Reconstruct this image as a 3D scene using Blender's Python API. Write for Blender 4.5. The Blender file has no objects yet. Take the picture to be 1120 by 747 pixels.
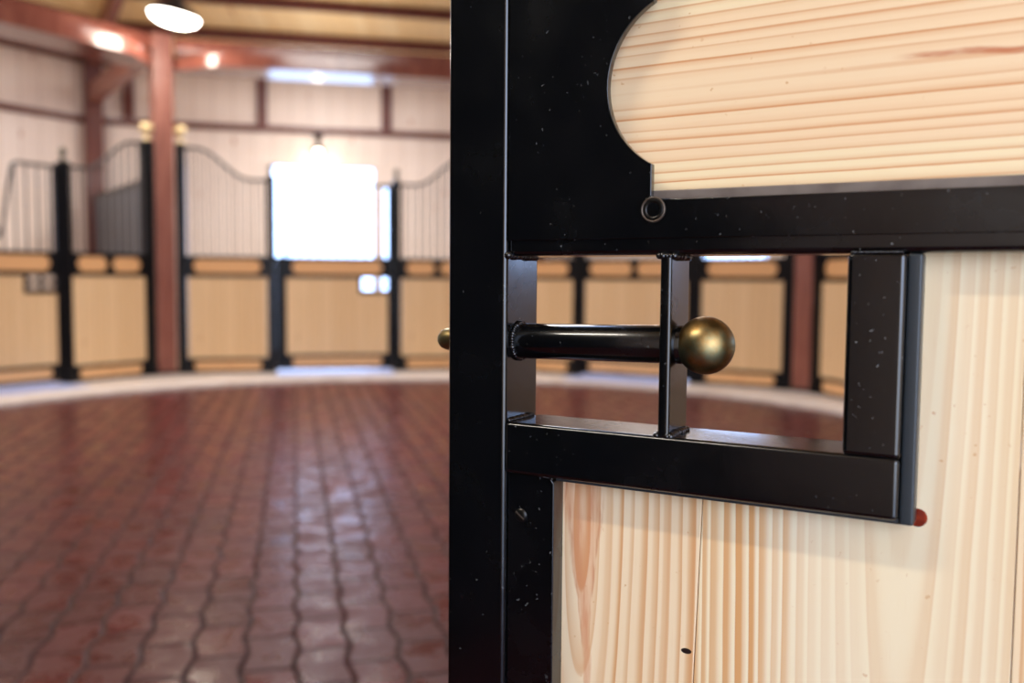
import bpy, bmesh, math, random
from mathutils import Vector, Matrix
random.seed(7)
sc = bpy.context.scene
COL = sc.collection
PI = math.pi

# ------------------------------------------------------------------ helpers
def V(*a): return Vector(a)

class MB:
    """collects solids into one bmesh"""
    def __init__(s): s.bm = bmesh.new()
    def box(s, x0, x1, y0, y1, z0, z1):
        vs = [s.bm.verts.new(p) for p in ((x0,y0,z0),(x1,y0,z0),(x1,y1,z0),(x0,y1,z0),
                                          (x0,y0,z1),(x1,y0,z1),(x1,y1,z1),(x0,y1,z1))]
        for f in ((3,2,1,0),(4,5,6,7),(0,1,5,4),(1,2,6,5),(2,3,7,6),(3,0,4,7)):
            s.bm.faces.new([vs[i] for i in f])
        return s
    def hexa(s, pts):
        vs = [s.bm.verts.new(p) for p in pts]
        for f in ((3,2,1,0),(4,5,6,7),(0,1,5,4),(1,2,6,5),(2,3,7,6),(3,0,4,7)):
            s.bm.faces.new([vs[i] for i in f])
        return s
    def prism_xz(s, pts, y0, y1):
        """polygon in the xz plane (counter-clockwise seen from -y) extruded along y"""
        a = [s.bm.verts.new((p[0], y0, p[1])) for p in pts]
        b = [s.bm.verts.new((p[0], y1, p[1])) for p in pts]
        n = len(pts)
        s.bm.faces.new(a); s.bm.faces.new(b[::-1])
        for i in range(n):
            j = (i+1) % n
            s.bm.faces.new((a[j], a[i], b[i], b[j]))
        return s
    def prism_xy(s, pts, z0, z1):
        a = [s.bm.verts.new((p[0], p[1], z0)) for p in pts]
        b = [s.bm.verts.new((p[0], p[1], z1)) for p in pts]
        n = len(pts)
        s.bm.faces.new(a[::-1]); s.bm.faces.new(b)
        for i in range(n):
            j = (i+1) % n
            s.bm.faces.new((a[i], a[j], b[j], b[i]))
        return s
    def beam(s, p, q, w, h, up=V(0,0,1)):
        """rectangular bar from p to q; w sideways, h along up"""
        p, q = Vector(p), Vector(q)
        d = (q-p).normalized(); sd = d.cross(up).normalized(); u = sd.cross(d)
        o = [(-w/2,-h/2),(w/2,-h/2),(w/2,h/2),(-w/2,h/2)]
        pts = [p+sd*a+u*b for a,b in o] + [q+sd*a+u*b for a,b in o]
        return s.hexa(pts)
    def tube(s, path, r, seg=10, caps=True):
        path = [Vector(p) for p in path]
        rs = r if isinstance(r, (list, tuple)) else [r]*len(path)
        rings = []
        ref = None
        for i, p in enumerate(path):
            a = path[max(0,i-1)]; b = path[min(len(path)-1,i+1)]
            d = (b-a).normalized()
            if ref is None:
                ref = V(0,0,1) if abs(d.z) < .9 else V(1,0,0)
            sd = d.cross(ref).normalized(); u = sd.cross(d).normalized(); ref = u
            rings.append([s.bm.verts.new(p + (sd*math.cos(t)+u*math.sin(t))*rs[i])
                          for t in (2*PI*k/seg for k in range(seg))])
        for A, B in zip(rings, rings[1:]):
            for k in range(seg):
                s.bm.faces.new((A[k], A[(k+1)%seg], B[(k+1)%seg], B[k]))
        if caps:
            s.bm.faces.new(rings[0][::-1]); s.bm.faces.new(rings[-1])
        return s
    def lathe(s, prof, origin=(0,0,0), axis=V(0,0,1), seg=24):
        """prof: list of (radius, height along axis)"""
        axis = Vector(axis).normalized(); o = Vector(origin)
        ref = V(1,0,0) if abs(axis.x) < .9 else V(0,1,0)
        sd = axis.cross(ref).normalized(); u = axis.cross(sd)
        rings = []
        for r, h in prof:
            if r < 1e-6: rings.append([s.bm.verts.new(o+axis*h)])
            else: rings.append([s.bm.verts.new(o+axis*h+(sd*math.cos(t)+u*math.sin(t))*r)
                                for t in (2*PI*k/seg for k in range(seg))])
        for A, B in zip(rings, rings[1:]):
            for k in range(seg):
                a0, a1 = A[k % len(A)], A[(k+1) % len(A)]
                b0, b1 = B[k % len(B)], B[(k+1) % len(B)]
                vs = []
                for v in (a0, a1, b1, b0):
                    if v not in vs: vs.append(v)
                if len(vs) >= 3: s.bm.faces.new(vs)
        return s
    def ball(s, c, r, seg=24, sx=1, sy=1, sz=1):
        n = seg//2
        m = Matrix.Translation(Vector(c)) @ Matrix.Diagonal((sx,sy,sz,1))
        bmesh.ops.create_uvsphere(s.bm, u_segments=seg, v_segments=n, radius=r, matrix=m)
        return s
    def build(s, name, mat, parent=None, bevel=0, seg=2, smooth=False):
        bmesh.ops.recalc_face_normals(s.bm, faces=s.bm.faces[:])
        me = bpy.data.meshes.new(name); s.bm.to_mesh(me); s.bm.free()
        me.materials.append(mat)
        if smooth or bevel:
            for p in me.polygons: p.use_smooth = True
        o = bpy.data.objects.new(name, me); COL.objects.link(o)
        if parent is not None: o.parent = parent
        if bevel:
            b = o.modifiers.new('bevel', 'BEVEL'); b.width = bevel; b.segments = seg
            b.limit_method = 'ANGLE'; b.angle_limit = math.radians(40)
            w = o.modifiers.new('wn', 'WEIGHTED_NORMAL'); w.keep_sharp = True
        return o

def tag(o, label=None, cat=None, group=None, kind=None):
    if label and 'hidden' in label:            # wholly out of sight: part of the building shell
        o['kind'] = 'structure'; return o
    if label: o['label'] = label
    if cat: o['category'] = cat
    if group: o['group'] = group
    if kind or (label and cat): o['kind'] = kind or 'thing'
    return o
def empty(name, loc=(0,0,0), rz=0):
    o = bpy.data.objects.new(name, None); COL.objects.link(o)
    o.location = loc; o.rotation_euler = (0,0,rz); o.empty_display_size = .2
    return o

# ------------------------------------------------------------------ materials
def srgb(r, g, b):
    f = lambda c: (c/255/12.92) if c/255 <= .04045 else ((c/255+.055)/1.055)**2.4
    return (f(r), f(g), f(b), 1)

class X:
    """thin expression wrapper on shader sockets"""
    def __init__(s, nt, sock): s.nt, s.s = nt, sock
    def _m(s, op, *o):
        n = s.nt.nodes.new('ShaderNodeMath'); n.operation = op
        for i, v in enumerate((s,)+o):
            if isinstance(v, X): s.nt.links.new(v.s, n.inputs[i])
            else: n.inputs[i].default_value = v
        return X(s.nt, n.outputs[0])
    def __add__(s, o): return s._m('ADD', o)
    def __sub__(s, o): return s._m('SUBTRACT', o)
    def __mul__(s, o): return s._m('MULTIPLY', o)
    def __truediv__(s, o): return s._m('DIVIDE', o)
    def sin(s): return s._m('SINE')
    def sqrt(s): return s._m('SQRT')
    def abs(s): return s._m('ABSOLUTE')
    def frac(s): return s._m('FRACT')
    def floor(s): return s._m('FLOOR')
    def pow(s, p): return s._m('POWER', p)
    def smooth(s, a, b, lo=0, hi=1):
        n = s.nt.nodes.new('ShaderNodeMapRange'); n.interpolation_type = 'SMOOTHSTEP'
        s.nt.links.new(s.s, n.inputs[0])
        for i, v in zip((1,2,3,4), (a,b,lo,hi)): n.inputs[i].default_value = v
        return X(s.nt, n.outputs[0])

class Mat:
    def __init__(s, name, base, rough=.5, metal=0, spec=.5, coat=0, coat_rough=.1):
        s.m = bpy.data.materials.new(name); s.m.use_nodes = True
        s.nt = s.m.node_tree; s.b = s.nt.nodes['Principled BSDF']
        s.b.inputs['Base Color'].default_value = base if len(base) == 4 else (*base, 1)
        s.b.inputs['Roughness'].default_value = rough
        s.b.inputs['Metallic'].default_value = metal
        s.b.inputs['Specular IOR Level'].default_value = spec
        s.b.inputs['Coat Weight'].default_value = coat
        s.b.inputs['Coat Roughness'].default_value = coat_rough
    def node(s, t, **kw):
        n = s.nt.nodes.new(t)
        for k, v in kw.items(): setattr(n, k, v)
        return n
    def link(s, a, b): s.nt.links.new(a.s if isinstance(a, X) else a, b)
    def coords(s, which='Object'):
        t = s.node('ShaderNodeTexCoord'); return t.outputs[which]
    def xyz(s, vec=None):
        sp = s.node('ShaderNodeSeparateXYZ'); s.link(vec or s.coords(), sp.inputs[0])
        return [X(s.nt, sp.outputs[i]) for i in range(3)]
    def vec(s, x, y, z):
        c = s.node('ShaderNodeCombineXYZ')
        for i, v in enumerate((x,y,z)):
            if isinstance(v, X): s.link(v, c.inputs[i])
            else: c.inputs[i].default_value = v
        return c.outputs[0]
    def noise(s, vec, scale=5, detail=2, rough=.5):
        n = s.node('ShaderNodeTexNoise'); s.link(vec, n.inputs['Vector'])
        n.inputs['Scale'].default_value = scale; n.inputs['Detail'].default_value = detail
        n.inputs['Roughness'].default_value = rough
        return X(s.nt, n.outputs['Fac'])
    def mix(s, fac, a, b):
        n = s.node('ShaderNodeMix', data_type='RGBA')
        if isinstance(fac, X): s.link(fac, n.inputs['Factor'])
        else: n.inputs['Factor'].default_value = fac
        for v, k in ((a, 'A'), (b, 'B')):
            sock = [i for i in n.inputs if i.name == k and i.type == 'RGBA'][0]
            if isinstance(v, tuple): sock.default_value = v
            else: s.link(v, sock)
        return [o for o in n.outputs if o.type == 'RGBA'][0]
    def color(s, out): s.link(out, s.b.inputs['Base Color']); return s
    def bump(s, h, strength=.3, dist=.002):
        n = s.node('ShaderNodeBump'); n.inputs['Strength'].default_value = strength
        n.inputs['Distance'].default_value = dist
        s.link(h, n.inputs['Height']); s.link(n.outputs[0], s.b.inputs['Normal']); return s
    def emit(s, col, st):
        s.b.inputs['Emission Color'].default_value = col
        s.b.inputs['Emission Strength'].default_value = st; return s

def m_black(name, rough, specks=True, base=(8,8,9)):
    M = Mat(name, srgb(*base), rough, spec=.5)
    v = M.coords()
    M.b.inputs['Specular IOR Level'].default_value = .5
    M.b.inputs['Coat Weight'].default_value = .55; M.b.inputs['Coat Roughness'].default_value = .12
    n = M.noise(v, 260, 2, .6)
    sp = n.smooth(.69, .74)
    big = M.noise(v, 9, 3, .6).smooth(.42, .7)
    M.color(M.mix(sp*big if specks else sp*0.0, srgb(*base), srgb(120,120,118)))
    r = M.noise(v, 14, 4, .6).smooth(.3, .8, rough*.8, rough*1.5)
    M.link(r, M.b.inputs['Roughness'])
    M.bump(M.noise(v, 60, 3, .6), .06, .002)
    return M.m
m_paint = m_black('black_paint', .22, True, (6,7,9))
m_channel = m_black('black_paint_channel', .26, True, (5,6,8))
m_far_black = Mat('far_black_paint', srgb(9,11,16), .3, spec=.25).m
m_grille = Mat('grille_paint', srgb(44,40,40), .45).m
m_weld = m_black('weld_paint', .25, False, (12,12,14))

# retaining edging: steel lip, reflected wood tone put into its grey-brown colour
M = Mat('edging_steel', srgb(112,100,90), .38, metal=.15)
M.color(M.mix(M.noise(M.coords(), 40, 3).smooth(.3,.7), srgb(104,92,84), srgb(124,112,102)))
m_edging = M.m
M = Mat('dark_edging', srgb(40,46,50), .35); m_edging_dark = M.m

# brass
M = Mat('aged_brass', srgb(168,138,84), .3, metal=1)
v = M.coords()
n = M.noise(v, 45, 4, .6); n2 = M.noise(v, 160, 3, .6)
M.color(M.mix(n.smooth(.42,.66), M.mix(n2.smooth(.3,.7), srgb(176,140,86), srgb(150,118,70)), srgb(134,134,102)))
M.link(M.noise(v, 70, 3).smooth(.3,.7,.2,.36), M.b.inputs['Roughness'])
M.link(M.noise(v, 70, 3).smooth(.3,.7,.34,.46), M.b.inputs['Roughness'])
m_brass = M.m
m_screw = Mat('dark_steel', srgb(40,38,36), .3, metal=.8).m
m_screw_ring = Mat('worn_screw_rim', srgb(96,84,74), .35, metal=.6).m

# near pine boards ------------------------------------------------
def m_pine(name, along, uc, d0, slope, spacing, strong, pale, line, streak=None, contrast=1.0, noise_amp=.006, thinw=.5, skew=0, fade=None, warp=1.5, edge_pale=None, l0=.25, l1=.82):
    """plain-sawn pine: growth rings cut by the board face. 'along' is the grain axis ('x' or 'z')"""
    M = Mat(name, pale, .42, spec=.35)
    x, y, z = M.xyz()
    u, g = (x, z - 1.148) if along == 'z' else (z, x - .25)       # u across the grain, g along it
    gl = M.vec(u*1.0, y*0.0, g*.16) if along == 'z' else M.vec(g*.16, y*0.0, u*1.0)
    wob = (M.noise(gl, 9, 2, .45)-.5)*(noise_amp*2.6)
    wob2 = (M.noise(gl, 60, 2, .5)-.5)*(noise_amp*.35)
    off = u - uc + g*skew + wob + wob2
    dd = g*slope + d0 + (M.noise(gl, 5, 2, .5)-.5)*.006
    r = (off*off + dd*dd).sqrt()
    ph = (r-d0)/spacing + (M.noise(M.vec(r*1.0, 0, 0), 75, 2, .5)-.5)*warp
    fr = ph.frac()
    cell = ph.floor()
    rnd = (cell*12.9898).sin()*43758.5453
    rnd = rnd.frac().abs()
    late = fr.smooth(l0,l1)*fr.smooth(.9,1.0,1,0)          # slow rise, sharp end of the year ring
    late = late*(rnd*.6+.55)
    thin = fr.smooth(.72,.86)*fr.smooth(.92,1.0,1,0)*(rnd*.6+.4)
    if fade:
        k_ = off.smooth(*fade[0])*off.smooth(*fade[1]) if len(fade) == 2 else off.smooth(*fade[0])
        late = late*k_; thin = thin*k_
    fine = M.noise(M.vec(u*60, y*0, g*2.2) if along=='z' else M.vec(g*2.2, y*0, u*60), 14, 3, .6)
    tone = M.noise(gl, 9, 2, .5).smooth(.3,.7)
    base = M.mix(tone, pale, strong)
    if edge_pale: base = M.mix(off.abs().smooth(*edge_pale[:2]), base, edge_pale[2])
    c = M.mix((late*contrast), base, line)
    c = M.mix(thin*thinw, c, srgb(205,140,88))
    c = M.mix(fine.smooth(.55,.9)*.25, c, line)
    if streak: c = streak(M, x, z, c)
    # tiny resin specks
    sp = M.noise(M.vec(x*1.0, y*0, z*1.0), 150, 2, .5).smooth(.68,.75)
    zone = M.noise(gl, 11, 2, .5).smooth(.42,.56)
    c = M.mix(sp*zone*.6, c, srgb(200,140,84))
    M.color(c)
    M.bump(fine, .05, .001)
    return M.m
ZD = 1.148                      # height of the bolt above the floor
def streak_a(M, x, z, c):
    ctr = (z-(ZD-.25))*-.03 + .068
    w = (z-(ZD-.262)).smooth(0, .14, .003, .017)
    e = ((x-ctr + (M.noise(M.vec(x*20, 0, z*6), 3, 3)-.5)*.012)/w).abs()
    n = M.noise(M.vec(x*160, 0, z*14), 1, 4, .6)
    f = e.smooth(.5,1.35,1,0)*(n.smooth(.3,.75)*.55+.35)
    c = M.mix(f, c, srgb(206,140,98))
    edge = (e-.95).abs().smooth(0,.28,1,0)*n.smooth(.4,.6)*(z-(ZD-.27)).smooth(0,.02)
    c = M.mix(edge*.6, c, srgb(186,108,64))
    # bark pocket at the seam
    ex = ((x-.1590)/.0046); ez = ((z-(ZD-.2495))/.0024)
    k = (ex*ex+ez*ez).smooth(.75,1.1,1,0)
    return M.mix(k, c, srgb(34,22,20))
def streak_up(M, x, z, c):
    n = M.noise(M.vec(x*18, 0, z*160), 1, 4, .6)
    ctr = (x-.345)*-.04 + (ZD+.2105)
    e = ((z-ctr+(M.noise(M.vec(x*30, 0, 0.0), 1, 2)-.5)*.006)/.0028).abs()
    f = e.smooth(.2,1.3,1,0)*x.smooth(.298,.325)*n.smooth(.25,.6)
    c = M.mix(f*.9, c, srgb(190,112,72))
    return c
PALE = srgb(238,214,176); WARM = srgb(235,205,162); LINE = srgb(216,166,114)
m_boardA = m_pine('pine_board_flame', 'z', .064, .018, .12, .0105, srgb(233,205,164), srgb(238,216,180), srgb(212,164,114), streak_a, .95, .005, .4, 0, None, 1.2)
m_boardB = m_pine('pine_board_heart', 'z', .318, .018, -.05, .0088, srgb(237,215,173), srgb(239,222,188), srgb(212,158,102), None, 1.25, .004, .3, 0, ((-.125,-.055,1,.20),(.0,.05,1,1.6)), 1.1, None, .12, .60)
m_boardC = m_pine('pine_board_side', 'z', .520, .020, .02, .0095, WARM, PALE, LINE, None, .7)
m_boardU = m_pine('pine_board_upper', 'x', ZD+.206, .007, .0, .0084, srgb(238,204,160), srgb(236,206,165), srgb(216,160,110), streak_up, .42, .0035, .9, -.016, None, .8, (.05,.062,srgb(238,214,170)))

# far pine: vertical / horizontal boards --------------------------
def m_farpine(name, a, b, plank=.14, axis='x', rough=.45):
    M = Mat(name, a, rough, spec=.35)
    x, y, z = M.xyz()
    u, g = (x, z) if axis == 'x' else (z, x)
    cell = (u/plank).floor()
    rnd = ((cell*12.9898+.7).sin()*4375.85).frac().abs()
    gr = M.noise(M.vec(u*14, 0, g*.7) if axis == 'x' else M.vec(g*.7, 0, u*14), 3, 4, .6)
    seam = ((u/plank).frac()-.5).abs().smooth(.475,.498)
    c = M.mix(rnd*.55+gr.smooth(.3,.75)*.45, a, b)
    kn = M.node('ShaderNodeTexVoronoi'); M.link(M.vec(u*2.2, 0, g*.9), kn.inputs['Vector'])
    kn.inputs['Scale'].default_value = 2.0
    c = M.mix(X(M.nt, kn.outputs['Distance']).smooth(.06,.16,.7,0), c, srgb(170,100,60))
    c = M.mix(seam*.6, c, srgb(120,80,48))
    M.color(c)
    return M.m
m_panel = m_farpine('stall_pine_boards', srgb(228,194,150), srgb(214,176,130))
m_strip = m_farpine('stall_pine_rail_board', srgb(226,178,128), srgb(214,162,110), .3, 'z')
m_wall = m_farpine('wall_pine', srgb(244,230,220), srgb(234,216,204), .30, 'x', .5)
m_ceil = m_farpine('roof_boards', srgb(246,220,170), srgb(232,196,138), .16, 'x', .55)

# varnished red-brown timber
def m_timb(name, a, b, rough):
    M = Mat(name, a, rough, spec=.5)
    x, y, z = M.xyz()
    n = M.noise(M.vec(x*6, y*6, z*.8), 3, 4, .6)
    M.color(M.mix(n.smooth(.3,.7), a, b))
    return M.m
m_timber = m_timb('red_brown_timber', srgb(146,92,78), srgb(122,70,58), .34)
m_beam = m_timb('red_brown_beam', srgb(134,80,66), srgb(112,62,52), .16)
m_trim = m_timb('dark_red_trim', srgb(112,62,54), srgb(92,48,44), .4)
m_blocker = Mat('matte_black_blocker', srgb(12,12,13), .9, spec=.1).m  # dead black for the added wall that darkens reflections
m_part = Mat('slate_partition', srgb(72,80,92), .4).m

# floor pavers
M = Mat('brick_pavers', srgb(104,58,54), .4, spec=.2)
o = M.coords()
rot = M.node('ShaderNodeVectorRotate'); rot.rotation_type = 'Z_AXIS'
M.link(o, rot.inputs['Vector']); rot.inputs['Angle'].default_value = 0
m_floor_rot = rot
x, y, z = M.xyz(rot.outputs[0])
# x' runs along the courses, y' across them
zig = ((x/.27).frac()-.5).abs()*4 - 1
zig2 = (((x/.27)*2*PI).sin())*.012
vec = M.vec(x, y + zig*.010 + zig2*.3, 0)
br = M.node('ShaderNodeTexBrick'); M.link(vec, br.inputs['Vector'])
br.offset = .5; br.squash = 1
br.inputs['Scale'].default_value = 1
br.inputs['Brick Width'].default_value = .27; br.inputs['Row Height'].default_value = .162
br.inputs['Mortar Size'].default_value = .012; br.inputs['Mortar Smooth'].default_value = .5
br.inputs['Color1'].default_value = srgb(88,27,25); br.inputs['Color2'].default_value = srgb(70,20,19)
br.inputs['Mortar'].default_value = srgb(42,15,10)
fac = X(M.nt, br.outputs['Fac'])
dirt = M.noise(o, 3, 4, .6)
c = M.mix(dirt.smooth(.35,.75)*.35, br.outputs['Color'], srgb(82,36,33))
M.color(c)
sep = M.node('ShaderNodeSeparateColor'); M.link(br.outputs['Color'], sep.inputs[0])
ro = (M.noise(o, 7, 3, .6).smooth(.35,.65,.20,.46)) + fac*.4
M.link(ro, M.b.inputs['Roughness'])
M.bump(fac*-1.0 + dirt*.12, .45, .006)
m_brick = M.m

M = Mat('concrete_apron', srgb(196,176,156), .45)
M.color(M.mix(M.noise(M.coords(), 4, 4).smooth(.3,.7), srgb(226,214,204), srgb(208,194,182)))
m_conc = M.m
M = Mat('stall_bedding', srgb(190,160,122), .9)
M.color(M.mix(M.noise(M.coords(), 12, 4).smooth(.3,.7), srgb(200,172,134), srgb(176,146,108)))
m_sand = M.m
M = Mat('outdoor_ground', srgb(200,196,186), .9); m_ground = M.m
m_spill = Mat('painted_daylight_spill', srgb(176,190,236), .45).m  # blue-white of daylight on the apron, put into the colour
m_lampshade = Mat('black_lampshade', srgb(30,30,34), .35).m
m_glow = Mat('lamp_diffuser', srgb(255,250,240), .4).emit((1,.93,.85,1), 14).m
m_bulb = Mat('warm_bulb', srgb(255,236,200), .4).emit((1,.84,.62,1), 30).m
m_knob_far = Mat('far_brass', srgb(222,198,150), .4, metal=.4).m
m_bronze = Mat('dark_bronze', srgb(70,70,56), .4, metal=.6).m
m_plug = Mat('red_knot', srgb(140,48,20), .7, spec=.15)
m_plug.color(m_plug.mix(m_plug.noise(m_plug.coords(), 120, 3).smooth(.35,.65), srgb(150,52,20), srgb(112,34,16))); m_plug = m_plug.m

# ------------------------------------------------------------------ camera
ROT = Matrix(((0.99996901,-0.0078560,0.0005197),  # filled below
              (0,1,0),(0,0,1)))
Fpx = 1000.0
down = V(441-560, 15488-373.5, Fpx).normalized()
up_c = -down
fw = V(0,0,1); fw = (fw - up_c*fw.dot(up_c)).normalized()
rt = down.cross(fw)
Rw = Matrix((rt, fw, up_c))                      # camera (x right, y down, z ahead) -> world
CAM = V(0,0,1.2)
cam_d = bpy.data.cameras.new('camera'); cam = bpy.data.objects.new('camera', cam_d); COL.objects.link(cam)
cx = Rw @ V(1,0,0); cy = Rw @ V(0,-1,0); cz = Rw @ V(0,0,-1)
mw = Matrix((cx, cy, cz)).transposed().to_4x4(); mw.translation = CAM
cam.matrix_world = mw
cam_d.sensor_fit = 'HORIZONTAL'; cam_d.sensor_width = 36; cam_d.lens = 36*Fpx/1120
cam_d.clip_start = .02; cam_d.clip_end = 200
cam_d.dof.use_dof = True; cam_d.dof.focus_distance = .775; cam_d.dof.aperture_fstop = 3.4
sc.camera = cam

# ------------------------------------------------------------------ plan of the barn
C = V(-1.135, 6.695, 0)
A_ANG = math.atan2(10.99-C.y, -4.18-C.x)
RI, RO = 5.265, 9.30
def cor(k, R): a = A_ANG - k*PI/4; return V(C.x+R*math.cos(a), C.y+R*math.sin(a), 0)
API, APO = RI*math.cos(PI/8), RO*math.cos(PI/8)
LI, LO = 2*RI*math.sin(PI/8), 2*RO*math.sin(PI/8)
def facet_frame(k, R):
    """facet between corner k and k+1: origin, angle of its x axis (y axis points outward)"""
    p, q = cor(k, R), cor(k+1, R)
    return p, math.atan2(q.y-p.y, q.x-p.x)
# k = -1 left facet, 0 the facing one, 1 the right one, 2 far right
ZB = .05        # top of the concrete apron

# floor
fl = MB()
fl.prism_xy([(cor(k, RO+.3).x, cor(k, RO+.3).y) for k in range(8)][::-1], -.12, 0)
o = fl.build('floor', m_brick); o['kind'] = 'structure'
m_floor_rot.inputs['Angle'].default_value = -math.atan2(.973, -.232)
gr = MB(); gr.box(-40, 40, -40, 50, -.3, -.13); o = gr.build('ground', m_ground); o['kind'] = 'structure'

# concrete apron with a raised round kerb (open toward the entrance)
CC, RC = V(-.85, 6.6, 0), 4.24
ap = MB()
N = 72
cam_dir = math.atan2(-CC.y, -CC.x)
def oct_r(a, off=0):
    """distance from CC to the inner octagon (apothem + off) in direction a"""
    best = 99
    d = V(math.cos(a), math.sin(a), 0)
    for k in range(8):
        an = A_ANG - (k+.5)*PI/4
        n = V(math.cos(an), math.sin(an), 0)
        den = d.dot(n)
        if den > .05: best = min(best, (API+off-(CC-C).dot(n))/den)
    return best
def ring(mb, r0f, r1f, z0, z1, skip=math.radians(48)):
    a0, a1 = cam_dir+skip, cam_dir+2*PI-skip
    vs = []
    for i in range(N+1):
        a = a0+(a1-a0)*i/N
        d = V(math.cos(a), math.sin(a), 0)
        pts = []
        for r, z in ((r0f(a),z0),(r1f(a),z0),(r1f(a),z1),(r0f(a),z1)):
            p = CC+d*r; p.z = z; pts.append(mb.bm.verts.new(p))
        vs.append(pts)
    for P, Q in zip(vs, vs[1:]):
        for j in range(4):
            mb.bm.faces.new((P[j], P[(j+1)%4], Q[(j+1)%4], Q[j]))
    mb.bm.faces.new(vs[0]); mb.bm.faces.new(vs[-1][::-1])
ring(ap, lambda a: RC, lambda a: oct_r(a, .12), -.01, ZB)
o = ap.build('trim_1', m_conc, bevel=.012); o['kind'] = 'structure'
sb = MB()
ring(sb, lambda a: oct_r(a, .12), lambda a: oct_r(a, APO-API-.01), -.01, ZB-.015)
o = sb.build('floor_stalls', m_sand); o['kind'] = 'structure'

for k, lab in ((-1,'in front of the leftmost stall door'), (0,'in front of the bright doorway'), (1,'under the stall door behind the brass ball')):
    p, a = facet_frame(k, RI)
    o = MB().box(1.306, 2.724, -.50, .35, ZB-.03, ZB+.006).build('daylight_spill_slab', m_spill, None, .003)  # pale slab painted in place of daylight spilling under the door
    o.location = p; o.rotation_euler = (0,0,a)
    tag(o, 'pale bluish-white slab painted as spilled daylight '+lab, 'painted light', 'painted daylight patches at the stall doors')
# ------------------------------------------------------------------ outer walls
WZ = 4.62
def wall(name, k, holes, posts=()):
    p, a = facet_frame(k, RO)
    root = MB()
    xs = [0, LO]; T = .16
    cur = 0
    for (x0, x1, z0, z1) in sorted(holes):
        root.box(cur, x0, 0, T, 0, WZ)
        if z0 > 0: root.box(x0, x1, 0, T, 0, z0)
        root.box(x0, x1, 0, T, z1, WZ)
        cur = x1
    root.box(cur, LO, 0, T, 0, WZ)
    w = root.build(name, m_wall); w.location = p; w.rotation_euler = (0,0,a); w['kind'] = 'structure'
    g = MB(); g.box(.1, LO-.1, -.07, .0, 3.56, 3.655).build('girt', m_trim, w, .004)
    for x in posts: MB().box(x-.08, x+.08, -.075, .0, 3.655, WZ).build('stud', m_trim, w, .004)
    g = MB(); g.box(.1, LO-.1, -.10, .0, WZ-.16, WZ).build('wall_plate', m_trim, w, .004)
    return w
H0 = (2.65, 4.32, 0.0, 3.04)
wall('wall_left', -1, [(.3, 1.5, 1.3, 2.6)], (1.2, 3.2, 5.2))
wB = wall('wall_back', 0, [H0, (4.45, 4.64, .9, 2.72)], (.55, 2.55, 4.52, 6.5))
wall('wall_back_right', 1, [(2.66, 4.0, 0.0, 3.0)], (1.2, 3.2, 5.2))
wall('wall_right', 2, [(5.6, 7.0, 1.35, 2.6)])
wall('wall_front_right', 3, [])
wall('wall_front', 4, [(2.6, 4.5, 0, 2.5)])
wall('wall_front_left', 5, [])
wall('wall_far_left', 6, [])
o = MB().box(-2.02, -1.92, -1.5, 1.6, 0, 3.2).build('reflection_blocker', m_blocker); o['kind'] = 'structure'  # unseen black wall, added to keep reflections in the door paint dark
# door casings
def casing(name, k, x0, x1, z1, z0=0):
    p, a = facet_frame(k, RO)
    mb = MB()
    mb.box(x0-.07, x0, -.03, .16, z0, z1+.07).box(x1, x1+.07, -.03, .16, z0, z1+.07).box(x0, x1, -.03, .16, z1, z1+.07)
    if z0 > 0: mb.box(x0, x1, -.03, .16, z0-.07, z0)
    o = mb.build(name, m_wall); o.location = p; o.rotation_euler = (0,0,a); o['kind'] = 'structure'
casing('door_1', 0, H0[0], H0[1], H0[3])
casing('door_2', 1, 2.66, 4.0, 3.0)

# corner studs of the outer wall
for k, side in ((0,'left'), (1,'centre'), (2,'right')):
    p = cor(k, RO-.16); a = A_ANG-k*PI/4
    o = MB().box(-.12, .12, -.12, .12, 0, WZ).build('trim_%d' % (k+2), m_trim, None, .006)
    o.location = p; o.rotation_euler = (0,0,a); o['kind'] = 'structure'

# ------------------------------------------------------------------ roof
SL = 1/3; RS = 1.25             # skylight apothem
def roof_z(ap): return WZ + (APO-ap)*SL
ce = MB()
for k in range(8):
    p, q = cor(k, RO+.1), cor(k+1, RO+.1)
    r, s = cor(k+1, RS/math.cos(PI/8)), cor(k, RS/math.cos(PI/8))
    z0, z1 = roof_z(APO+.09), roof_z(RS)
    lo = [V(p.x,p.y,z0), V(q.x,q.y,z0), V(r.x,r.y,z1), V(s.x,s.y,z1)]
    ce.hexa(lo+[v+V(0,0,.08) for v in lo])
ceil = ce.build('ceiling', m_ceil); ceil['kind'] = 'structure'
for k in (-1, 0, 1):
    for apo in (7.72, 6.90, 6.08, 5.26):
        Rr = apo/math.cos(PI/8)
        p, q = cor(k, Rr), cor(k+1, Rr); z = roof_z(apo)-.075
        p.z = q.z = z
        MB().beam(p, q, .07, .15).build('purlin', m_trim, ceil)
for k in range(-1, 3):
    p, q = cor(k, RO-.2), cor(k, 2.0)
    p.z = roof_z((RO-.2)*math.cos(PI/8))-.14; q.z = roof_z(2.0*math.cos(PI/8))-.14
    MB().beam(p, q, .14, .27).build('hip_rafter', m_timber, ceil)

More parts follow.
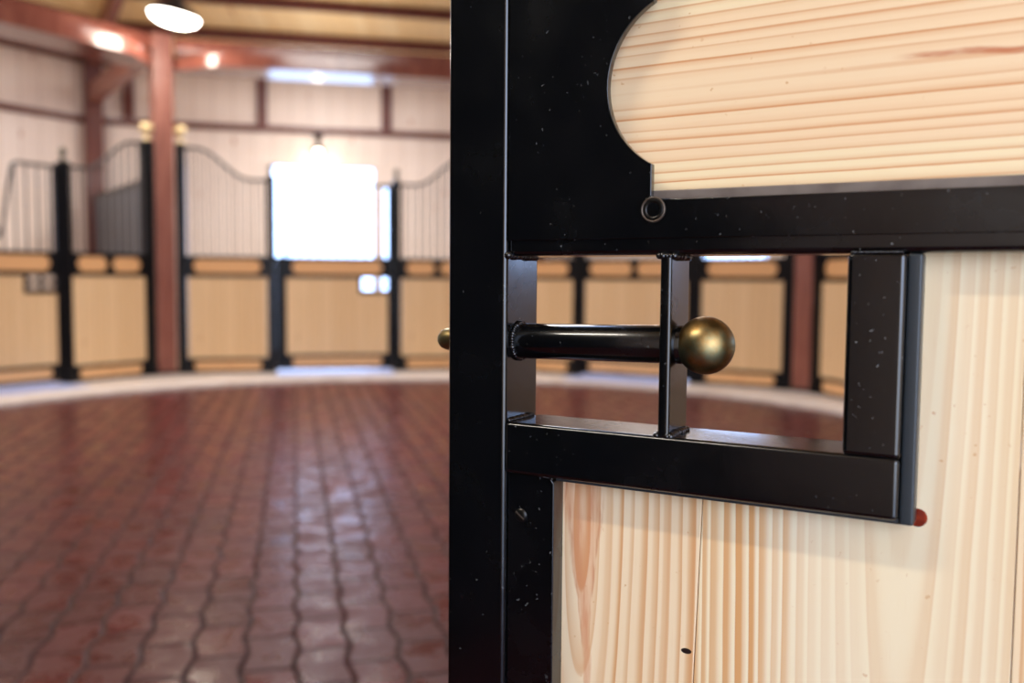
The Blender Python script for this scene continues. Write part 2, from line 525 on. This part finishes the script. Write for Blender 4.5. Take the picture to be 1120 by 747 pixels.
# ------------------------------------------------------------------ timber posts, ring beams, tie beams
def timber_post(k, label):
    p = cor(k, RI)
    e = empty('timber_post', (p.x, p.y, ZB-.001), A_ANG-k*PI/4)
    tag(e, label, 'post', 'timber posts at the ring corners')
    MB().box(-.112, .112, -.112, .112, .0, 3.60-ZB).build('shaft', m_timber, e, .008)
    MB().box(-.116, .116, -.116, .116, .0, .04).build('foot_plate', m_far_black, e, .004)
    MB().box(-.112, .112, -.112, .112, 3.60-ZB, 4.06-ZB).build('head_block', m_timber, e, .008)
timber_post(0, 'thick red-brown timber post standing left of the bright doorway, under the glowing pendant lamp')
timber_post(1, 'red-brown timber post at the corner hidden behind the black stile of the near door')
timber_post(2, 'red-brown timber post seen through the latch window, right of the brass ball')

def ring_beams(k, lab):
    p, a = facet_frame(k, RI)
    e = tag(MB().prism_xy([(.17,.12),(.17,-.08),(.70,-.46),(LI-.70,-.46),(LI-.17,-.08),(LI-.17,.12)], 3.64, 3.80).build('lower_ring_beam', m_beam, None, .008), 'lower red-brown glossy beam '+lab, 'beam', 'lower ring beams')
    e.location = p; e.rotation_euler = (0,0,a)
    e = tag(MB().box(.17, LI-.17, -.10, .12, 3.85, 4.01).build('upper_ring_beam', m_beam, None, .008), 'upper thick red-brown beam '+lab, 'beam', 'upper ring beams')
    e.location = p; e.rotation_euler = (0,0,a)
ring_beams(-1, 'running left from the timber post under the pendant lamp')
ring_beams(0, 'running right from the timber post above the bright doorway')
ring_beams(1, 'hidden')
for k, lab in ((0,'above the slate partition left of the lamp-lit timber post'), (1,'hidden'), (2,'hidden')):
    p, q = cor(k, RI+.15), cor(k, RO-.25); p.z = q.z = 3.98
    tag(MB().beam(p, q, .16, .26).build('tie_beam', m_timber, None, .006), 'red-brown tie beam '+lab, 'beam', 'tie beams to the outer wall')

# slate partitions between the stalls
for k, lab in ((0,'behind the bars left of the lamp-lit timber post'), (1,'behind the hidden corner post'), (2,'behind the timber post right of the brass ball')):
    p = cor(k, RI+.18); a = A_ANG-k*PI/4
    e = empty('stall_partition', (p.x, p.y, ZB-.015), a)
    tag(e, 'dark slate-grey solid partition wall '+lab, 'partition', 'partitions between the stalls')
    L = RO-.30-RI-.18
    MB().box(0, L, -.04, .04, .0, 2.34).build('board', m_part, e)
    MB().box(0, L, -.055, .055, 2.34, 2.41).build('cap_rail', m_far_black, e, .006)

# ------------------------------------------------------------------ stall fronts
def stadium(x0, x1, z0, z1, n=9):
    """opening with bowed ends and short square shoulders (keyhole ended slot), ccw"""
    h = (z1-z0); zc = (z0+z1)/2; ey = h*.347; R = h*.39; sag = R-math.sqrt(R*R-ey*ey)
    a = math.asin(ey/R)
    pts = []
    # bottom edge left->right
    pts += [(x0+sag, z0), (x1-sag, z0)]
    for i in range(n+1):
        t = -a+2*a*i/n; pts.append((x1-R+R*math.cos(t), zc+R*math.sin(t)))
    pts += [(x1-sag, z1), (x0+sag, z1)]
    for i in range(n+1):
        t = a-2*a*i/n; pts.append((x0+R-R*math.cos(t), zc+R*math.sin(t)))
    return pts
def plate(mb, x0, x1, z0, z1, holes, y0, y1):
    """rectangle with holes (side by side in x), thickness y0..y1, built from columns of quads"""
    bm = mb.bm
    edges = sorted(holes, key=lambda h: min(p[0] for p in h))
    bounds = [x0]
    for h, g in zip(edges, edges[1:]):
        bounds.append((max(p[0] for p in h)+min(p[0] for p in g))/2)
    bounds.append(x1)
    def face(pts):
        # drop duplicates
        q = []
        for p in pts:
            if not q or (abs(p[0]-q[-1][0])+abs(p[1]-q[-1][1])) > 1e-7: q.append(p)
        if abs(q[0][0]-q[-1][0])+abs(q[0][1]-q[-1][1]) < 1e-7: q.pop()
        return q
    for h, b0, b1 in zip(edges, bounds, bounds[1:]):
        zlo = min(p[1] for p in h); zhi = max(p[1] for p in h); xm = sum(p[0] for p in h)/len(h)
        bot = [p for p in h if abs(p[1]-zlo) < 1e-6]; top = [p for p in h if abs(p[1]-zhi) < 1e-6]
        bl = min(bot); br_ = max(bot); tl = min(top); tr = max(top)
        right = [p for p in h if p[0] > xm]; left = [p for p in h if p[0] <= xm]
        right.sort(key=lambda p: p[1]); left.sort(key=lambda p: p[1])
        polys = []
        if bl[1]-z0 > 1e-6: polys.append([(b0,z0),(b1,z0),(b1,bl[1]),br_,bl,(b0,bl[1])])
        if z1-tl[1] > 1e-6: polys.append([(b0,tl[1]),tl,tr,(b1,tl[1]),(b1,z1),(b0,z1)])
        for i in range(len(left)-1):
            a, b = left[i], left[i+1]
            polys.append([(b0,a[1]), a, b, (b0,b[1])])
        for i in range(len(right)-1):
            a, b = right[i], right[i+1]
            polys.append([a, (b1,a[1]), (b1,b[1]), b])
        def vert(p, y): return bm.verts.new((p[0], y, p[1]))
        for pl in polys:
            q = face(pl)
            if len(q) < 3: continue
            bm.faces.new([vert(p, y0) for p in q]); bm.faces.new([vert(p, y1) for p in q][::-1])
        n = len(h)
        for i in range(n):
            p, q = h[i], h[(i+1)%n]
            bm.faces.new((vert(p,y0), vert(q,y0), vert(q,y1), vert(p,y1)))
    for (p, q) in (((x0,z0),(x1,z0)), ((x1,z0),(x1,z1)), ((x1,z1),(x0,z1)), ((x0,z1),(x0,z0))):
        bm.faces.new([bm.verts.new(c) for c in ((p[0],y0,p[1]),(p[0],y1,p[1]),(q[0],y1,q[1]),(q[0],y0,q[1]))])
    bmesh.ops.remove_doubles(bm, verts=bm.verts[:], dist=1e-5)

def S(t): t = max(0, min(1, t)); return .5-.5*math.cos(PI*t)
def lower_front(e, w, divided, latch, zb):
    """boards, rails and slotted plates shared by panels and doors; local x 0..w"""
    holes = [(.07, w-.07)] if not divided else [(.07, w/2-.03), (w/2+.03, w-.07)]
    for nm, z0, z1 in (('slotted_plate', 1.265, 1.44), ('slotted_plate', zb+.035, zb+.15)):
        mb = MB(); plate(mb, 0, w, z0, z1, [stadium(a, b, z0, z1) for a, b in (holes if z0 > 1 else [(.07, w-.07)])], -.032, -.026)
        mb.build(nm, m_far_black, e)
    MB().box(.01, w-.01, -.024, .012, 1.25, 1.45).build('rail_board', m_strip, e)
    MB().box(.01, w-.01, -.024, .012, zb+.03, zb+.16).build('rail_board', m_strip, e)
    for z0, z1 in ((zb, zb+.035), (zb+.15, zb+.185), (1.222, 1.265), (1.44, 1.475)):
        MB().box(0, w, -.03, .03, z0, z1).build('rail', m_far_black, e)
    if latch:
        pts = [(-.02, zb+.17), (w+.01, zb+.17), (w+.01, 1.035), (w-.36, 1.035), (w-.36, 1.24), (-.02, 1.24)]
    else:
        pts = [(.01, zb+.17), (w-.01, zb+.17), (w-.01, 1.24), (.01, 1.24)]
    MB().prism_xz(pts, -.018, .015).build('panel_board', m_panel, e)
    if latch:
        f = MB().box(w-.36, w, -.03, .03, 1.033, 1.073).box(w-.36, w-.32, -.03, .03, 1.073, 1.222).box(w-.17, w-.16, -.02, .02, 1.073, 1.222)
        lf = f.build('latch_frame', m_far_black, e)
        MB().tube([(w-.30, 0, 1.148), (w+.02, 0, 1.148)], .015, 8).build('latch_bolt', m_far_black, lf, smooth=True)
        MB().ball((w-.335, 0, 1.148), .023, 12).build('latch_knob', m_knob_far, lf, smooth=True)
def grille(e, w, zf, n):
    pts = [(w*i/24, 0, zf(w*i/24)) for i in range(25)]
    MB().tube(pts, .019, 8).build('top_rail', m_grille, e, smooth=True)
    for i in range(n):
        x = w*(i+.5)/n
        MB().tube([(x, 0, 1.47), (x, 0, zf(x))], .0115, 8).build('grille_bar', m_grille, e, smooth=True)
HI, LOW = 2.76, 2.40
def panel(k, x0, x1, high_left, label, divided=False):
    p, a = facet_frame(k, RI)
    d = V(math.cos(a), math.sin(a), 0)
    e = empty('stall_screen', (p.x+d.x*x0, p.y+d.y*x0, 0), a)
    tag(e, label, 'stall panel', 'barred stall panels around the ring')
    w = x1-x0
    lower_front(e, w, divided, False, ZB)
    def zf(x):
        t = x/w if high_left else 1-x/w
        return HI - (HI-LOW)*S((t-.12)/.68)
    grille(e, w, zf, 10)
def sdoor(k, x0, x1, label, divided=False, latch=True, grey=False):
    p, a = facet_frame(k, RI)
    d = V(math.cos(a), math.sin(a), 0)
    e = empty('stall_gate', (p.x+d.x*x0, p.y+d.y*x0, 0), a)
    tag(e, label, 'stall door', 'stall doors around the ring')
    w = x1-x0; zb = ZB+.035
    if x0 > X2+PB+.05: MB().box(-.0749, .002, -.022, .022, zb, 1.475).build('hinge_plate', m_far_black, e)
    st = MB().box(-.0, .045, -.03, .03, zb, LOW).build('stile', m_far_black, e)
    MB().box(w-.06, w, -.03, .03, zb, LOW).build('stile', m_far_black, e)
    # leaf content between the stiles: same maker, shifted
    n0 = set(bpy.data.objects)
    ww = w-.105
    lower_front(e, ww, divided, latch, zb)
    def zf(x):
        t = abs(x/ww-.5)*2
        return LOW-.02 - .78*(1-S((t-.10)/.26))
    grille(e, ww, zf, 11)
    for o in set(bpy.data.objects)-n0:
        if o.parent == e:
            o.location.x += .045
def spost(k, x, h, w, label, brass):
    p, a = facet_frame(k, RI)
    d = V(math.cos(a), math.sin(a), 0)
    e = empty('stall_post', (p.x+d.x*x, p.y+d.y*x, ZB), a)
    tag(e, label, 'post', 'black steel stall posts')
    MB().box(-w/2, w/2, -.05, .05, 0, h-ZB).build('shaft', m_far_black, e)
    MB().box(-w/2, w/2, -.065, .065, 0, .13).build('foot', m_far_black, e)
    MB().box(-w/2, w/2, -.06, .06, h-ZB, h-ZB+.02).build('cap', m_far_black, e)
    if brass:
        MB().lathe([(0,0),(.045,0),(.045,.02),(.02,.04),(.02,.07),(.06,.10),(.078,.15),(.06,.20),(0,.225)], (0,0,h-ZB+.02), seg=16).build('finial', m_knob_far, e, smooth=True)
    else:
        MB().lathe([(0,0),(.035,0),(.035,.02),(.015,.04),(.015,.06),(.035,.085),(.04,.11),(.025,.14),(0,.16)], (0,0,h-ZB+.02), seg=12).build('finial', m_bronze, e, smooth=True)
X1, X2, X3, X4 = .208, 1.25, 2.78, LI-.208
PA, PB = .057, .052
def facet(k, pl, pr, dr, plabels, ladj):
    if pl: panel(k, X1+PA, X2-PB, True, pl[0], pl[1])
    if pr: panel(k, X3+PB, X4-PA, False, pr[0], pr[1])
    if dr: sdoor(k, X2+PB+dr[2], X3-PB, dr[0], dr[1], dr[3])
    for x, lab, br in plabels: spost(k, x, (HI if br else LOW)+.02, .11 if br else .10, lab, br)
# left facet: its right half is in view
facet(-1, None, ('pine stall panel with bars, left of the lamp-lit timber post, slate partition behind its bars', True),
      ('pine stall door at the left edge of the photo with a small latch window', False, .0, True),
      [(X3, 'black stall post near the left edge of the photo, right of the leftmost stall door', False),
       (X4, 'tall black post with brass finial directly left of the lamp-lit timber post', True)], None)
# facing facet
facet(0, ('pine stall panel with swooping barred top between the lamp-lit timber post and the bright doorway', False),
      ('pine stall panel with barred top at the left edge of the near black stile', True),
      ('pine stall door in front of the blown-out bright doorway', False, .075, True),
      [(X1, 'tall black post with brass finial directly right of the lamp-lit timber post', True),
       (X2, 'black stall post at the left side of the bright doorway', False),
       (X3, 'black stall post at the right side of the bright doorway', False),
       (X4, 'tall black post hidden behind the near door stile, left of the hidden corner', True)], None)
# right facet, seen through the latch window
facet(1, ('pine stall panel seen through the latch window left of the steel divider', False),
      ('pine stall panel seen through the latch window just left of the far timber post', False),
      ('pine stall door behind the brass ball, under a white bright slot', True, .0, False),
      [(X1, 'tall black post hidden behind the near door stile, right of the hidden corner', True),
       (X2, 'black stall post seen through the latch window above the round bolt sleeve', False),
       (X3, 'black stall post seen through the latch window touching the left of the brass ball', False),
       (X4, 'black post seen through the latch window on the left side of the far timber post', True)], None)
facet(2, ('pine stall panel at the right edge of the latch window view', False), None, None,
      [(X1, 'black post seen through the latch window on the right side of the far timber post', True),
       (X2, 'black stall post hidden behind the right side of the latch frame', False)], None)

# ------------------------------------------------------------------ lamps
def light(name, typ, loc, power, col=(1,1,1), size=.1, rot=None, sy=None, spread=None):
    d = bpy.data.lights.new(name, typ); d.energy = power; d.color = col
    if typ == 'AREA':
        d.size = size
        if sy: d.shape = 'RECTANGLE'; d.size_y = sy
        else: d.shape = 'DISK'
    else: d.shadow_soft_size = size
    o = bpy.data.objects.new(name, d); COL.objects.link(o); o.location = loc
    if rot is not None: o.rotation_euler = rot
    return o
PL = V(-3.66, 10.05, 4.03)
e = empty('pendant_lamp', (PL.x, PL.y, PL.z)); e.rotation_euler = (0, math.radians(9), 0)
tag(e, 'glowing white dome pendant lamp hanging high in front of the timber post', 'lamp')
MB().lathe([(.0,.21),(.05,.20),(.07,.14),(.18,.09),(.27,.0),(.285,-.02),(.27,-.015),(.175,.075),(.0,.10)], seg=32).build('shade', m_lampshade, e, smooth=True)
MB().lathe([(.262,-.012),(.24,-.06),(.16,-.10),(0,-.115)], seg=32).build('diffuser', m_glow, e, smooth=True)
zr = roof_z((V(PL.x,PL.y,0)-C).dot(V(math.cos(A_ANG-PI/8), math.sin(A_ANG-PI/8), 0)))-.0
MB().tube([(0,0,.20),(-.03,0,.32),((zr-PL.z)*-math.sin(math.radians(9)),0,(zr-PL.z)*math.cos(math.radians(9)))], .012, 8).build('cord', m_lampshade, e, smooth=True)

p, a = facet_frame(0, RO)
d = V(math.cos(a), math.sin(a), 0); yv = V(-d.y, d.x, 0)
sx = 3.42
e = empty('wall_lamp', (p.x+d.x*sx, p.y+d.y*sx, 3.22), a); tag(e, 'small glowing barn lamp on a gooseneck above the bright doorway', 'lamp')
MB().lathe([(.0,0),(.07,0),(.07,.02),(0,.02)], (0,-.0,.30), (0,-1,0), 16).build('wall_mount', m_lampshade, e, smooth=True)
MB().tube([(0,-.01,.30),(0,-.12,.34),(0,-.24,.33),(0,-.32,.26),(0,-.34,.16)], .012, 8).build('gooseneck', m_lampshade, e, smooth=True)
MB().lathe([(.0,.17),(.03,.16),(.05,.10),(.13,.03),(.135,.02),(.045,.09),(0,.12)], (0,-.34,0), seg=20).build('shade', m_lampshade, e, smooth=True)
MB().ball((0,-.34,.01), .05, 16).build('bulb', m_bulb, e, smooth=True)

# ------------------------------------------------------------------ the near door
D0 = V(-.00553, .78830, 0)
D_ANG = math.atan2(-.490915, .871207)
door = empty('stall_gate', (D0.x, D0.y, 0), D_ANG)
tag(door, 'large open stall door with black steel frame, pine boards and brass ball bolt', 'stall door')
mm = .001
def B(u0,u1,d0,d1,v0,v1): return MB().box(u0*mm,u1*mm,d0*mm,d1*mm,ZD+v0*mm,ZD+v1*mm)
DW = 1300
B(-60,0,0,60,-1120,1150).build('stile', m_paint, door, .004, 3)
B(DW,DW+60,0,60,-1120,1150).build('stile', m_paint, door, .004, 3)
B(0,DW,3,60,73.5,113).build('upper_rail', m_paint, door, .005, 3)
B(0,DW,3,60,300,340).build('top_rail', m_paint, door, .005, 3)
B(0,DW,3,60,-1120,-1080).build('bottom_rail', m_paint, door, .005, 3)
# cut face plate with bowed slot
mb = MB()
sl = stadium(.092, DW*mm-.092, ZD+.1168, ZD+.2978, 28)
plate(mb, .0012, DW*mm-.0012, ZD+.0865, ZD+.334, [sl], .0008, .0075)
mb.build('face_plate', m_paint, door, .0007, 2)
# upper board and its retaining lips
B(55,DW-55,21,52,108,305).build('upper_board', m_boardU, door)
B(128,DW-128,9,21,110,124.6).build('retaining_lip', m_edging, door, .001)
B(128,DW-128,9,21,290,304).build('retaining_lip', m_edging, door, .001)
# latch window frame
lf = B(0,318,-.6,60,-115,-70.2).build('latch_frame', m_paint, door, .0038, 3)
B(279,318,-.6,60,-71,74).build('latch_frame_upright', m_paint, lf, .0038, 3)
B(318,328,5,24,-118,73.3).build('frame_edging', m_edging_dark, lf, .002)
B(46,320,7,24,-118.2,-114).build('frame_edging', m_edging_dark, lf, .001)
B(139,148.6,.2,45,-72,74).build('guide_bar', m_paint, lf, .0026, 3)
# sliding bolt (tilts a trifle)
def bx(u): return V(u*mm, .024, ZD+(.4+.0165*(u-70))*mm)
bolt = MB().tube([bx(-58), bx(150)], .0085, 20).build('sliding_bolt', m_screw, door, smooth=True)
slv = MB()
ax = (bx(100)-bx(0)).normalized()
slv.lathe([(.010,.0),(.0152,.0),(.0155,.0006),(.0155,.1526),(.0150,.1535),(.0085,.1535)], bx(0), ax, 40)
s_ = slv.build('bolt_sleeve', m_paint, door, smooth=True)
mbk = MB(); mbk.ball(bx(169.6), .0232, 48); mbk.build('ball_knob', m_brass, bolt, smooth=True)['label'] = 'round aged brass ball knob'
tip = MB().lathe([(.0105,0),(.0105,.014),(.0101,.019),(.0085,.0235),(.0055,.0265),(0,.0278)], bx(-57), -ax, 28)
tip.build('bolt_tip', m_brass, bolt, smooth=True)['label'] = 'rounded brass tip of the bolt past the stile'
# weld beads
def weld(pts, r, parent, name='weld_bead'):
    mb = MB(); rnd = random.Random(len(pts)+int(r*1e5))
    for i in range(len(pts)-1):
        a, b = Vector(pts[i]), Vector(pts[i+1]); n = max(1, int((b-a).length/(r*.9)))
        for j in range(n):
            p = a.lerp(b, j/n)
            mb.ball(p, r*rnd.uniform(.8,1.2), 10, rnd.uniform(.9,1.2), rnd.uniform(.9,1.2), rnd.uniform(.8,1.1))
    return mb.build(name, m_weld, parent, smooth=True)
def P(u,d,v): return V(u*mm, d*mm, ZD+v*mm)
weld([P(138,3,-70), P(149.5,3,-70), P(150,22,-69), P(150,44,-69)], .0030, lf)
weld([P(137,3,-70), P(137,40,-69)], .0026, lf)
weld([P(137.5,3,72.5), P(150,3,72.5), P(150.5,40,72.5)], .0030, lf)
weld([P(1,6,-69.5), P(1,50,-69.5)], .0022, lf)
weld([P(1,2,74), P(1,55,73)], .003, lf)
ring_pts = [bx(1.5)+V(0, .0157*math.cos(t), .0157*math.sin(t)) for t in [2*PI*i/20 for i in range(21)]]
weld(ring_pts, .0021, s_)
ring_pts = [bx(138)+V(0, .0155*math.cos(t), .0155*math.sin(t)) for t in [2*PI*i/20 for i in range(21)]]
weld(ring_pts, .0014, s_)
weld([P(127,.8,117), P(130.5,1,119), P(131,1.5,121)], .0014, door)
weld([P(134,1.2,116.8), P(146,1.2,116.8)], .0007, door)
weld([P(3,5.5,-114.5), P(20,5.5,-114), P(44,6,-116.5)], .0012, door)
weld([P(282,-.2,74.2), P(316,-.2,74.2)], .0009, lf)
# side channel holding the lower boards
pts = [(0.0005, ZD-1.08), (.0455, ZD-1.08), (.0455, ZD-.121), (.0425, ZD-.1165), (.030, ZD-.1145), (.0005, ZD-.1135)]
ch = MB().prism_xz(pts, .0052, .0245).build('side_channel', m_channel, door, .0012)
# lower boards; the seam leans slightly
def seam(v): return 168.6+(v+163)*.030
def board(name, mat, pts, d0=24, d1=50):
    return MB().prism_xz([(u*mm, ZD+v*mm) for u, v in pts], d0*mm, d1*mm).build(name, mat, door, .0006)
board('lower_board', m_boardA, [(30,-1085),(seam(-1085)-.35,-1085),(seam(-112)-.35,-112),(30,-112)])
board('lower_board', m_boardB, [(seam(-1085)+.35,-1085),(391.3,-1085),(391.3,78),(321,78),(321,-112),(seam(-112)+.35,-112)], 24.3)
for i in range(7):
    a_, b_ = 392+i*130, 392+(i+1)*130-.6
    board('lower_board', m_boardC, [(a_,-1085),(min(b_,1300),-1085),(min(b_,1300),78),(a_,78)], 24+.3*(i%2))
# screws and knot
sc1 = MB().lathe([(0,-.0018),(.0045,-.0018),(.0055,-.0002),(.0072,.0004),(.0082,.0002),(.0086,-.001)], P(132.4,.5,108.9), (0,-1,0), 28).build('plate_screw', m_screw, door, smooth=True)
MB().lathe([(.0082,-.001),(.0086,.0008),(.0094,.0013),(.0101,.0006),(.0103,-.001)], P(132.4,.5,108.9), (0,-1,0), 32).build('screw_rim', m_screw_ring, sc1, smooth=True)
sc2 = MB().lathe([(0,.0016),(.003,.0016),(.0052,.001),(.0064,-.0006)], P(13.6,5,-151.8), (0,-1,0), 24).build('channel_screw', m_screw, door, smooth=True)
cs = MB(); cs.beam(P(9.6,3.2,-148.5), P(17.6,3.2,-154.5), .0012, .0012, V(0,-1,0)); cs.build('screw_slot', m_screw_ring, sc2)
MB().lathe([(0,.0005),(.0060,.0005),(.0066,.0002),(.0068,-.002)], P(328.6,24,-115.5), (0,-1,0), 24).build('knot', m_plug, door, smooth=True)['label'] = 'small round red-brown knot'

# ------------------------------------------------------------------ light
w = bpy.data.worlds.new('World'); sc.world = w; w.use_nodes = True
bg = w.node_tree.nodes['Background']
bg.inputs[0].default_value = (.42, .60, 1.0, 1); bg.inputs[1].default_value = 6.5

# daylight coming in at the entrance behind the camera
p, a = facet_frame(4, RO)
d = V(math.cos(a), math.sin(a), 0); n_out = V(-d.y, d.x, 0)
def wall_light(name, k, s, z, wx, wz, power, col, inset=.05):
    p, a = facet_frame(k, RO)
    d = V(math.cos(a), math.sin(a), 0); n = V(-d.y, d.x, 0)
    o = light(name, 'AREA', p+d*s-n*inset+V(0,0,z), power, col, wx, sy=wz)
    o.rotation_mode = 'QUATERNION'
    o.rotation_quaternion = n.to_track_quat('Z', 'Y')   # area lights shine along -Z: inward
    return o
wall_light('entrance_daylight', 4, 3.55, 2.0, 3.2, 3.0, 58, (1,.915,.77))
wall_light('doorway_daylight', 0, 3.48, 1.55, 1.6, 2.9, 40, (.55,.68,1))
light('skylight', 'AREA', (C.x, C.y, 4.78), 275, (1,.95,.90), 2.4, (0,0,0))
light('aisle_lamp', 'AREA', V(-1.38, .26, 2.95), 34, (1,.92,.80), 1.15, (0, 0, D_ANG), .09)
light('pendant_bulb', 'POINT', PL-V(0,0,.22), 60, (1,.88,.74), .14)
p, a = facet_frame(0, RO)
d = V(math.cos(a), math.sin(a), 0); yv = V(-d.y, d.x, 0)
q = p+d*sx-yv*.34+V(0,0,3.10)
light('wall_lamp_bulb', 'POINT', q, 6, (1,.82,.6), .06)
# unseen area fills added to brighten the stall walls, no fixtures
for k in (-.5, .5, 1.5):
    an = A_ANG-k*PI/4
    light('stall_fill', 'AREA', V(C.x+6.0*math.cos(an), C.y+6.0*math.sin(an), 4.45), 138, (1,.95,.92), 1.6, (0,0,0))

for k in (-.5, .5):
    an = A_ANG-k*PI/4
    light('loft_fill', 'POINT', V(C.x+6.6*math.cos(an), C.y+6.6*math.sin(an), 4.12), 30, (1,.93,.84), .25)  # point fill added to brighten the roof boards, no fixture there

vs = sc.view_settings
vs.view_transform = 'Standard'; vs.look = 'None'; vs.exposure = 0; vs.gamma = 1; vs.use_curve_mapping = False
sc.display_settings.display_device = 'sRGB'
try:
    sc.cycles.use_denoising = True; sc.cycles.max_bounces = 8; sc.cycles.sample_clamp_indirect = 6
except Exception: pass
